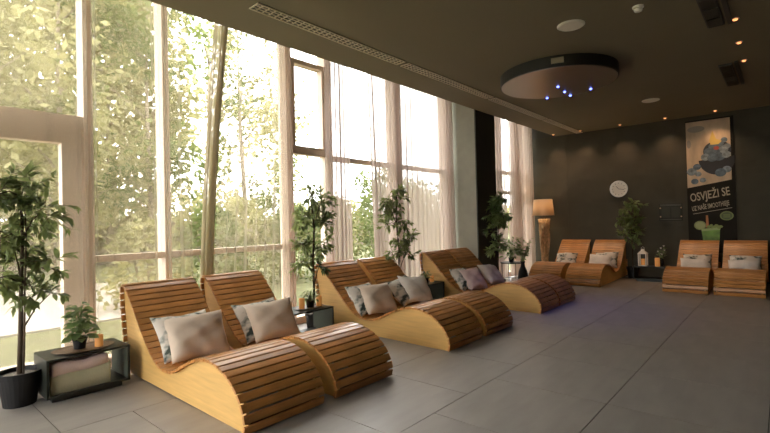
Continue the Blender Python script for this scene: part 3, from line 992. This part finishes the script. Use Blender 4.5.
def round_plate(x, y, r, label, name='ceiling_speaker', cat='speaker'):
    t = thing(name, label, cat, (x, y, ZC), 0, 'round white ceiling fittings')
    MB().lathe([(r, 0), (r, -0.008), (r * 0.9, -0.018), (r * 0.88, -0.012), (0.01, -0.012)], 28).build('rim', M['white'], t)
    MB().lathe([(r * 0.86, -0.012), (r * 0.84, -0.016), (0.01, -0.017)], 24).build('grille', mat('pale_speaker_mesh', (0.85, 0.80, 0.70), rough=0.6), t)
round_plate(-1.78, 5.34, 0.15, 'round white ceiling speaker nearer than the disc')
round_plate(-1.86, 9.88, 0.15, 'round white ceiling speaker between the disc and the poster')
def detector(x, y):
    t = thing('smoke_detector', 'white smoke detector on the ceiling at the top edge', 'detector', (x, y, ZC))
    MB().lathe([(0.055, 0), (0.055, -0.015), (0.048, -0.02), (0.02, -0.02)], 22).build('base', M['white'], t)
    MB().lathe([(0.036, -0.02), (0.042, -0.035), (0.036, -0.052), (0.015, -0.058), (0.004, -0.058)], 22).build('sensor_dome', M['white'], t, smooth=True)
detector(-1.10, 5.38)

def spot(x, y, label, power, ang=70, tilt=None):
    t = thing('downlight', label, 'spotlight', (x, y, ZC), 0, 'small warm ceiling downlights')
    MB().lathe([(0.040, 0), (0.040, -0.006), (0.030, -0.010), (0.024, -0.004), (0.004, -0.003)], 18).build('ring', M['chrome'], t)
    MB().lathe([(0.023, -0.005), (0.024, -0.016), (0.018, -0.022), (0.004, -0.024)], 16).build('lamp_lens', M['spotlamp'], t, smooth=True)
    ld = bpy.data.lights.new('downlight_beam', 'SPOT')
    ld.energy = power; ld.color = (1.0, 0.60, 0.34); ld.spot_size = T(ang); ld.spot_blend = 1.0; ld.shadow_soft_size = 0.02
    lo = bpy.data.objects.new('downlight_beam', ld)
    C.objects.link(lo); lo.parent = t; lo.location = (0, 0, -0.04)
    if tilt:
        lo.rotation_euler = tilt
for i, (x, lab) in enumerate(((-4.50, 'warm ceiling downlight above the driftwood lamp'), (-3.82, 'warm ceiling downlight at the end wall, left of the clock'), (-2.90, 'warm ceiling downlight at the end wall above the clock'),
                              (-1.97, 'warm ceiling downlight at the end wall left of the poster'), (-1.05, 'warm ceiling downlight right above the poster'))):
    spot(x, 11.90, lab, 34, 100)
spot(-0.36, 6.50, 'warm ceiling downlight nearest the top right corner', 12)
spot(-0.38, 7.42, 'warm ceiling downlight, middle of the row of three at the right', 12)
spot(-0.38, 8.34, 'warm ceiling downlight, farthest of the row of three at the right', 12)

# ------------------------------------------------------------------ ceiling disc with blue lights
def disc():
    t = thing('star_disc', 'large round ceiling disc with small blue lights', 'light', (-2.55, 6.97, ZC))
    R = 0.84
    MB().lathe([(R, 0.0), (R, -0.15), (R * 0.985, -0.155), (R * 0.985, -0.14), (0.02, -0.14)], 72).build('housing', M['discside'], t)
    MB().lathe([(R * 0.98, -0.145), (R * 0.978, -0.162), (0.01, -0.164)], 72).build('face_plate', M['discface'], t)
    MB().box((0.30, -R * 0.945, -0.075), (0.16, 0.03, 0.07), Matrix.Rotation(T(18), 3, 'Z')).build('name_plate', mat('tan_plate', (0.30, 0.26, 0.17), rough=0.6), t)
    for dx, dy in ((-0.04, 0.13), (-0.07, 0.50), (-0.42, 0.66), (-0.08, 0.79), (0.29, 0.64)):
        MB().lathe([(0.021, -0.163), (0.019, -0.176), (0.008, -0.182), (0.001, -0.183)], 12, (dx, dy, 0)).build('blue_led', M['led'], t, smooth=True)
        ld = bpy.data.lights.new('blue_led_beam', 'SPOT')
        ld.energy = 16; ld.color = (0.22, 0.20, 1.0); ld.spot_size = T(65); ld.spot_blend = 1.0; ld.shadow_soft_size = 0.02
        lo = bpy.data.objects.new('blue_led_beam', ld)
        C.objects.link(lo); lo.parent = t; lo.location = (dx, dy, -0.20)
disc()

# ------------------------------------------------------------------ end wall: clock, sign, poster
YW = YE - 0.006
def clock():
    t = thing('wall_clock', 'round silver-rimmed white clock on the dark end wall', 'clock', (-3.05, YW, 2.14))
    t.rotation_euler = (PI / 2, 0, 0)          # local z points into the room
    MB().lathe([(0.20, 0), (0.205, 0.03), (0.195, 0.05), (0.175, 0.05), (0.172, 0.03), (0.02, 0.03)], 40).build('rim', M['chrome'], t)
    MB().lathe([(0.172, 0.030), (0.170, 0.034), (0.01, 0.034)], 36).build('dial', mat('clock_dial', (0.70, 0.66, 0.58), rough=0.6), t)
    for k in range(12):
        a = k * PI / 6
        MB().box((0.142 * math.sin(a), 0.142 * math.cos(a), 0.036), (0.008, 0.03, 0.003), Matrix.Rotation(-a, 3, 'Z')).build('hour_mark', M['black'], t)
    for a, l in ((T(-40), 0.085), (T(100), 0.125)):
        MB().box((l / 2 * math.sin(a), l / 2 * math.cos(a), 0.040), (0.009, l, 0.003), Matrix.Rotation(-a, 3, 'Z')).build('hand', M['black'], t)
clock()
def sign():
    t = thing('wall_sign', 'dark glossy sign plate with round fixings on the end wall', 'sign', (-1.97, YW, 1.53))
    MB().bb(-0.235, 0.235, -0.035, -0.025, -0.20, 0.20).build('plate', mat('smoked_acrylic', (0.04, 0.042, 0.032), rough=0.55, spec=0.2), t)
    lt = mat('sign_line', (0.16, 0.155, 0.12), rough=0.4)
    for z in (0.155, 0.178, -0.165):
        MB().bb(-0.21, 0.21, -0.0365, -0.035, z - 0.004, z + 0.004).build('print_line', lt, t)
    for x in (-0.10, 0.10):
        MB().bb(x - 0.085, x + 0.085, -0.0365, -0.035, -0.12, 0.12).build('print_panel', mat('sign_panel', (0.055, 0.057, 0.042), rough=0.55, spec=0.2), t)
    for x in (-0.205, 0.205):
        for z in (-0.10, 0.10):
            b = MB().lathe([(0.014, 0), (0.016, 0.036), (0.012, 0.046), (0.002, 0.047)], 14)
            o = b.build('fixing', mat('brass_fixing', (0.7, 0.5, 0.3), rough=0.35, metal=1.0), t, smooth=True)
            o.rotation_euler = (PI / 2, 0, 0); o.location = (x, 0, z)
sign()

def poster():
    W0, W1, Z0, Z1 = -1.64, -0.77, 0.62, 3.56
    t = thing('poster', 'tall dark poster of blueberries and a green drink on the end wall', 'poster', (W0, YW, Z0))
    W, H = W1 - W0, Z1 - Z0
    MB().bb(0, W, -0.02, 0, 0, H).build('board', mat('poster_black', (0.018, 0.017, 0.013), rough=0.75, spec=0.2), t)
    lvl = [0]
    def flat(poly, name, m, layer):
        y = -0.0202 - 0.0008 * layer
        b = MB().prism(poly, y, y + 0.0007)
        return b.build(name, m, t, fix=True)
    def ell(cx, cz, a, b, n=22, rot=0.0, t0=0, t1=2 * PI):
        r = []
        for k in range(n):
            th = t0 + (t1 - t0) * k / (n if t1 - t0 > 6.2 else n - 1)
            x, z = a * math.cos(th), b * math.sin(th)
            r.append((cx + x * math.cos(rot) - z * math.sin(rot), cz + x * math.sin(rot) + z * math.cos(rot)))
        return r
    tan = mat('print_pale_boards', (0.58, 0.45, 0.30), rough=0.6, var=0.22, vscale=2.5, vstretch=(2, 1, 0.8))
    sl = math.tan(T(9.5))
    zb = 1.44
    flat([(0.01, zb), (W - 0.06, zb + (W - 0.07) * sl), (W - 0.06, H - 0.03), (0.01, H - 0.03)], 'photo_print', tan, 0)
    blur = mat('print_soft_grey', (0.34, 0.30, 0.24), rough=0.5)
    flat(ell(0.20, 2.74, 0.16, 0.07), 'print_shape', blur, 1)
    flat(ell(0.06, 2.42, 0.04, 0.09), 'print_shape', blur, 1)
    dark = mat('print_dark_bowl', (0.022, 0.018, 0.016), rough=0.5)
    flat(ell(0.56, 2.06, 0.33, 0.36, 18, 0.08, PI, 2 * PI), 'print_bowl', dark, 1)
    blue = mat('print_blueberry', (0.10, 0.14, 0.17), rough=0.5, var=0.5, vscale=14)
    deep = mat('print_blueberry_shadow', (0.03, 0.04, 0.05), rough=0.5, var=0.3, vscale=10)
    flat(ell(0.57, 2.22, 0.25, 0.22), 'print_shape', deep, 2)
    pale = mat('print_blueberry_bloom', (0.22, 0.27, 0.29), rough=0.5, var=0.5, vscale=16)
    br = random.Random(3)
    for i, (x, z, r) in enumerate(((0.36, 2.10, .085), (0.48, 2.07, .09), (0.61, 2.08, .09), (0.73, 2.12, .08), (0.42, 2.22, .085), (0.55, 2.19, .08), (0.68, 2.24, .09), (0.50, 2.32, .08), (0.62, 2.36, .075), (0.75, 2.30, .06), (0.70, 2.44, .06))):
        flat(ell(x, z, r, r * 0.92, 16), 'print_berry', pale if i % 3 == 0 else blue, 3 + (i % 2))
    for i, (x, z, r) in enumerate(((0.10, 1.80, .095), (0.20, 1.90, .075), (0.22, 1.74, .06), (0.62, 1.74, .10), (0.73, 1.80, .08), (0.15, 1.58, .07), (0.30, 1.60, .06))):
        flat(ell(x, z, r, r * 0.9, 16), 'print_berry', pale if i % 2 == 0 else blue, 3 + (i % 2))
    yel = mat('print_yellow_petal', (0.62, 0.46, 0.12), rough=0.5)
    flat([(0.44, 2.46), (0.50, 2.66), (0.56, 2.48), (0.66, 2.42), (0.60, 2.36), (0.46, 2.36)], 'print_petal', yel, 5)
    flat(ell(0.56, 2.28, 0.05, 0.04), 'print_petal', mat('print_red_berry', (0.35, 0.07, 0.04), rough=0.5), 5)
    # lettering
    chalk = mat('chalk_lettering', (0.50, 0.45, 0.33), rough=0.7)
    def text(s, x, z, w, h, rot, layer):
        cu = bpy.data.curves.new('lettering', 'FONT')
        cu.body = s
        cu.size = 1.0
        cu.resolution_u = 3
        cu.offset = 0.012
        o = bpy.data.objects.new('tmp', cu)
        C.objects.link(o)
        dg = bpy.context.evaluated_depsgraph_get()
        me = bpy.data.meshes.new_from_object(o.evaluated_get(dg))
        bpy.data.objects.remove(o)
        co = np.array([v.co[:] for v in me.vertices])
        mn, mxx = co.min(0), co.max(0)
        sc_ = (w / (mxx[0] - mn[0]), h / (mxx[1] - mn[1]))
        for v in me.vertices:
            a, b = (v.co.x - mn[0]) * sc_[0], (v.co.y - mn[1]) * sc_[1]
            v.co = (x + a * math.cos(rot) - b * math.sin(rot) * 0.6, -0.0212 - 0.0008 * layer, z + a * math.sin(rot) + b)
        me.materials.clear()
        me.materials.append(chalk)
        link('lettering', me, t)
    text('OSVJE\u017dI SE', 0.07, 1.07, 0.72, 0.285, T(9.5), 0)
    text('UZ NA\u0160E SMOOTHIEJE', 0.09, 0.885, 0.68, 0.165, T(9.5), 0)
    flat([(0.10, 0.85), (0.80, 0.85 + 0.7 * sl), (0.80, 0.86 + 0.7 * sl), (0.10, 0.86)], 'print_underline', chalk, 0)
    lime = mat('print_lime', (0.22, 0.30, 0.06), rough=0.5)
    flat(ell(0.70, 0.80, 0.12, 0.10), 'print_badge', mat('print_badge_green', (0.20, 0.26, 0.07), rough=0.5), 0)
    flat(ell(0.70, 0.80, 0.095, 0.078), 'print_badge', mat('print_badge_dark', (0.10, 0.14, 0.04), rough=0.5), 1)
    for dz in (0.025, -0.005, -0.03):
        flat([(0.64, 0.795 + dz), (0.76, 0.795 + dz), (0.76, 0.81 + dz), (0.64, 0.81 + dz)], 'print_badge', mat('print_badge_green', (0.20, 0.26, 0.07)), 2)
    flat(ell(0.22, 0.60, 0.11, 0.10), 'print_lime', mat('print_lime_rind', (0.25, 0.30, 0.09), rough=0.5), 0)
    flat(ell(0.22, 0.60, 0.085, 0.078), 'print_lime', mat('print_lime_flesh', (0.34, 0.38, 0.14), rough=0.5), 1)
    flat([(0.33, 0.55), (0.38, 0.55), (0.37, 0.82), (0.33, 0.82)], 'print_straw', mat('print_orange_straw', (0.5, 0.2, 0.06), rough=0.5), 0)
    flat([(0.24, 0.52), (0.58, 0.56), (0.555, 0.20), (0.52, 0.16), (0.31, 0.16), (0.275, 0.20)], 'print_glass', mat('print_green_drink', (0.16, 0.32, 0.045), rough=0.5, var=0.45, vscale=5), 1)
    flat([(0.24, 0.52), (0.58, 0.56), (0.578, 0.50), (0.245, 0.47)], 'print_glass_rim', mat('print_pale_green', (0.32, 0.44, 0.14), rough=0.5), 2)
    for i in range(7):
        flat(ell(0.38 + 0.035 * i, 0.57 + 0.025 * math.sin(i * 2.1), 0.04, 0.028, 12, 0.7 * math.sin(i)), 'print_mint', lime, 2 + i % 2)
poster()

# ------------------------------------------------------------------ curtains
def curtain(name, label, top, bot, m, x=-5.25, folds=9, amp=0.03, gather=None, z0=0.03, z1=4.54, seed=1, ns=14, curve_=1.0):
    """top, bot: (y0, y1) of the two hems; gather: side where the cloth is pulled into tight pleats"""
    rnd = random.Random(seed)
    K = max(60, int(folds * 10))
    ph = rnd.uniform(0, 6)
    a2, a3 = rnd.uniform(0, 6), rnd.uniform(0, 6)
    vs, fs = [], []
    for j in range(ns):
        v = j / (ns - 1)
        z = z0 + (z1 - z0) * v
        vv = v ** curve_
        ya = bot[0] + (top[0] - bot[0]) * vv
        yb = bot[1] + (top[1] - bot[1]) * vv
        for i in range(K + 1):
            u = i / K
            y = ya + (yb - ya) * u
            w = 2 * PI * folds * u + ph + 0.8 * math.sin(5.3 * u + a2) + 0.5 * math.sin(11 * u + a3)
            am = amp * (0.55 + 0.45 * math.sin(7 * u + a3)) * (0.75 + 0.35 * (1 - v))
            vs.append((x + am * math.sin(w) + 0.3 * am * math.sin(2.3 * w + 2 * v), y + 0.25 * am * math.cos(w), z))
    for j in range(ns - 1):
        for i in range(K):
            a = j * (K + 1) + i
            fs.append((a, a + 1, a + K + 2, a + K + 1))
    b = MB(); b.v = vs; b.f = fs
    t = thing(name, label, 'curtain', (0, 0, 0), 0, 'sheer curtains along the windows')
    b.build('fabric', m, t, smooth=True)
    MB().bb(x - 0.012, x + 0.012, min(top[0], top[1]), max(top), 4.535, 4.55).build('track', M['white'], t)
    return t
curtain('sheer_curtain', 'wide thin veil over the windows at the left edge', (-1.55, 1.50), (-1.55, 1.48), M['curtain3'], folds=12, amp=0.022, seed=2)
curtain('sheer_curtain', 'thin veil with a dark hem left of the open gap', (1.52, 2.52), (1.50, 2.55), M['curtain3'], folds=7, amp=0.022, seed=3)
curtain('sheer_curtain', 'sheer curtain with a tightly gathered slanting olive edge', (2.94, 3.12), (2.62, 2.74), M['curtain4'], folds=7, amp=0.05, seed=4, curve_=1.5)
curtain('sheer_curtain', 'sheer panel right of the gathered slanting edge', (3.06, 4.05), (2.74, 4.00), M['curtain3'], folds=8, amp=0.025, seed=5)
curtain('sheer_curtain', 'narrow rose sheer gathered at the post left of the slender tree', (3.88, 4.06), (3.86, 4.08), M['curtain2'], folds=4, amp=0.035, seed=6, x=-5.29)
curtain('sheer_curtain', 'rose sheer curtain hanging left of the bare green pane', (4.66, 5.16), (4.60, 5.19), M['curtain'], folds=7, amp=0.035, seed=7)
curtain('sheer_curtain', 'rose sheer curtain hanging right of the bare green pane', (5.60, 6.40), (5.74, 6.42), M['curtain'], folds=8, amp=0.035, seed=8)
curtain('sheer_curtain', 'rose sheer curtain next to the pale pillar side', (6.35, 8.22), (6.36, 8.22), M['curtain'], folds=13, amp=0.045, seed=9)
curtain('sheer_curtain', 'pleated rose curtain in the far window bay left half', (9.15, 10.7), (9.15, 10.7), M['curtain'], folds=12, amp=0.05, seed=10)
curtain('sheer_curtain', 'pleated rose curtain in the far window bay beside the lamp', (10.65, 12.15), (10.65, 12.15), M['curtain2'], folds=14, amp=0.06, seed=11, x=-5.20)

# ------------------------------------------------------------------ outdoors
struct(MB().bb(-90, 90, -70, 110, -0.9, -0.32).build('ground', M['grass']))
struct(MB().bb(-90, -5.62, -60, 110, -0.32, -0.12).build('ground_lawn', M['grass']))
struct(MB().bb(-15, -8.8, -12, 5.0, -0.12, -0.09).build('ground_path', M['gravel']))

def tree(name, label, loc, h, r, zc, n, leaf, m, lean=0.0, seed=1, cl=14, flat_=1.0):
    rnd = random.Random(seed)
    t = thing(name, label, 'tree', loc, 0, 'trees outside the windows')
    pts = [(0, 0, 0), (lean * .2, 0.05, h * .3), (lean * .5, -0.03, h * .6), (lean, 0, h)]
    MB().tube(pts, [h * 0.011, h * 0.009, h * 0.006, h * 0.002], 7).build('trunk', M['tbark'], t, smooth=True)
    b = MB(); br = MB()
    for k in range(cl):
        a = rnd.uniform(0, 2 * PI)
        zz = zc + (h * 1.02 - zc) * rnd.random()
        rr = r * math.sqrt(rnd.random())
        c = Vector((lean * zz / h + rr * math.cos(a), rr * math.sin(a), zz))
        s0 = Vector((lean * zz / h * .8, 0, max(0.3, zz - rr * 0.7)))
        br.tube([s0, s0.lerp(c, .5) + Vector((0, 0, .1)), c], [h * .003, h * .0022, h * .001], 5)
        cr = r * rnd.uniform(0.28, 0.5)
        for q in range(n // cl):
            d = Vector((rnd.gauss(0, 1), rnd.gauss(0, 1), rnd.gauss(0, flat_)))
            p = c + d * cr * 0.55
            R = frame_from(Vector((rnd.gauss(0, 1), rnd.gauss(0, 1), rnd.gauss(-0.2, 0.6))), rnd, 1.5)
            s = leaf * rnd.uniform(0.6, 1.3)
            v = [Vector((0, 0, 0)), Vector((s * .5, -s * .3, 0)), Vector((s, 0, 0)), Vector((s * .5, s * .3, 0))]
            nn = len(b.v)
            b.v += [tuple(p + R @ q_) for q_ in v]
            b.f.append((nn, nn + 1, nn + 2, nn + 3))
    br.build('branches', M['tbark'], t, smooth=True)
    o = b.build('foliage', m, t); o['kind'] = 'stuff'
    return t
A, B_ = M['tleaf'], M['tleaf2']
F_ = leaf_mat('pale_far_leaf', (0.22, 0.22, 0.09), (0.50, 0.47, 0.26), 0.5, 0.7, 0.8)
TR = [
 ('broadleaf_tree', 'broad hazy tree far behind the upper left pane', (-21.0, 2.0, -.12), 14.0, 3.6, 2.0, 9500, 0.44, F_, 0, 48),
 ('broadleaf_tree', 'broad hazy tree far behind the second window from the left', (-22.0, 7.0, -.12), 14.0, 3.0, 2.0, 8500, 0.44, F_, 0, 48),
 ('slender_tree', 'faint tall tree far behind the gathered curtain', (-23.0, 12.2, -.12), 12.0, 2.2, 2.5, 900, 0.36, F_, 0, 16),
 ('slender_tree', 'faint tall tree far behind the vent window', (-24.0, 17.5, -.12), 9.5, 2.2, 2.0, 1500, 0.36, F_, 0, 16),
 ('broadleaf_tree', 'dense yellow-green tree seen through the leftmost window', (-12.5, 0.6, -.12), 8.5, 2.4, 1.9, 5200, 0.20, A, 0, 22),
 ('broadleaf_tree', 'dense pale green tree behind the door frame post', (-13.5, 3.2, -.12), 9.0, 2.3, 1.8, 5200, 0.20, A, 0.2, 22),
 ('broadleaf_tree', 'far leafy tree filling the upper left pane', (-17.0, 1.5, -.12), 11.0, 3.2, 2.2, 5200, 0.26, A, 0, 22),
 ('broadleaf_tree', 'leafy tree seen through the second window from the left', (-13.0, 5.1, -.12), 8.0, 1.7, 2.2, 2800, 0.18, B_, 0.1, 18),
 ('slender_tree', 'thin-stemmed tree with airy leaves in the open curtain gap', (-11.2, 5.9, -.12), 7.6, 1.1, 2.6, 600, 0.17, B_, 0.2, 12),
 ('slender_tree', 'thin tree with hanging leaves behind the slanting curtain edge', (-12.5, 7.7, -.12), 8.2, 1.2, 3.0, 420, 0.17, A, -0.2, 12),
 ('slender_tree', 'thin leaning tree right of the slanting curtain edge', (-11.5, 8.3, -.12), 7.6, 1.0, 3.2, 330, 0.16, A, 0.3, 10),
 ('slender_tree', 'slim pale-leaved sapling low behind the second lounger', (-13.5, 9.5, -.12), 3.8, 1.0, 1.0, 900, 0.15, B_, 0.1, 10),
 ('broadleaf_tree', 'low rounded tree behind the bare green pane', (-11.5, 13.2, -.12), 3.6, 1.3, 0.5, 2600, 0.15, B_, 0, 16),
 ('broadleaf_tree', 'low tree beyond the rose curtain near the pillar', (-13.0, 17.5, -.12), 3.8, 1.5, 0.6, 2200, 0.17, B_, 0, 16),
]
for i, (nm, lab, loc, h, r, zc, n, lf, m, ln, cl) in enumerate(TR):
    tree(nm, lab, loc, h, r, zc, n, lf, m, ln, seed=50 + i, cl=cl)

def shrub(label, loc, rx, ry, h, n, leaf, m, seed):
    rnd = random.Random(seed)
    t = thing('garden_shrub', label, 'shrub', loc, 0, 'garden shrubs outside the windows')
    b = MB(); st = MB()
    for k in range(9):
        a = rnd.uniform(0, 6.28)
        st.tube([(0.1 * math.cos(a), 0.1 * math.sin(a), 0), (rx * .5 * math.cos(a), ry * .5 * math.sin(a), h * .75)], [0.015, 0.006], 5)
    for q in range(n):
        a = rnd.uniform(0, 6.28); zz = h * rnd.random() ** 0.8
        k = math.sqrt(max(0.05, 1 - (zz / h) ** 2)) * rnd.uniform(0.5, 1.05)
        p = Vector((rx * k * math.cos(a), ry * k * math.sin(a), zz + rnd.gauss(0, .05)))
        R = frame_from(Vector((rnd.gauss(0, 1), rnd.gauss(0, 1), rnd.gauss(0, 0.6))), rnd, 1.5)
        s = leaf * rnd.uniform(0.6, 1.3)
        v = [Vector((0, 0, 0)), Vector((s * .5, -s * .28, 0)), Vector((s, 0, 0)), Vector((s * .5, s * .28, 0))]
        nn = len(b.v)
        b.v += [tuple(p + R @ q_) for q_ in v]
        b.f.append((nn, nn + 1, nn + 2, nn + 3))
    st.build('stems', M['tbark'], t)
    o = b.build('foliage', m, t); o['kind'] = 'stuff'
SH = [('green shrub low in the second window from the left', (-9.6, 3.7, -.12), .9, .9, 1.7, 1100, .15),
      ('yellow-green shrub behind the nearest lounger', (-10.0, 5.3, -.12), 1.0, 1.0, 2.0, 1200, .15),
      ('shrub in the open gap between the two curtains', (-10.5, 6.5, -.12), 1.0, 1.0, 2.2, 1200, .15),
      ('shrub behind the curtain right of the open gap', (-10.5, 8.0, -.12), 1.1, 1.1, 2.1, 1200, .15),
      ('shrub behind the slender tree by the second table', (-10.5, 9.6, -.12), 1.1, 1.1, 2.4, 1200, .15),
      ('tall shrub filling the bare green pane', (-9.8, 11.0, -.12), 1.2, 1.2, 2.7, 1600, .15),
      ('tall shrub behind the tree at the fourth lounger', (-10.2, 13.4, -.12), 1.3, 1.3, 2.7, 1500, .16),
      ('shrub low behind the rose curtain near the pillar', (-10.5, 15.8, -.12), 1.2, 1.2, 2.2, 1200, .16)]
for i, (lab, loc, rx, ry, h, n, lf) in enumerate(SH):
    shrub(lab, loc, rx, ry, h, n, lf, B_ if i % 2 else A, 80 + i)
def hedge(label, x, y0, y1, h, n, seed):
    rnd = random.Random(seed)
    t = thing('hedge', label, 'hedge', (x, y0, -0.12))
    b = MB()
    for q in range(n):
        y = rnd.uniform(0, y1 - y0)
        hh = h * (0.8 + 0.2 * math.sin(y * 0.7) + 0.12 * math.sin(y * 2.1))
        p = Vector((rnd.uniform(-1.5, 1.5), y, hh * rnd.random() ** 0.7))
        R = frame_from(Vector((rnd.gauss(0, 1), rnd.gauss(0, 1), rnd.gauss(0, .6))), rnd, 1.5)
        s = 0.42 * rnd.uniform(0.6, 1.3)
        v = [Vector((0, 0, 0)), Vector((s * .5, -s * .32, 0)), Vector((s, 0, 0)), Vector((s * .5, s * .32, 0))]
        nn = len(b.v)
        b.v += [tuple(p + R @ q_) for q_ in v]
        b.f.append((nn, nn + 1, nn + 2, nn + 3))
    o = b.build('foliage', A, t); o['kind'] = 'stuff'
    MB().bb(-0.5, 0.5, 0, y1 - y0, 0, h * 0.6).build('branch_core', M['tbark'], t)
hedge('long pale green hedge far beyond the lawn', -24.0, 2.0, 62.0, 3.2, 12000, 99)
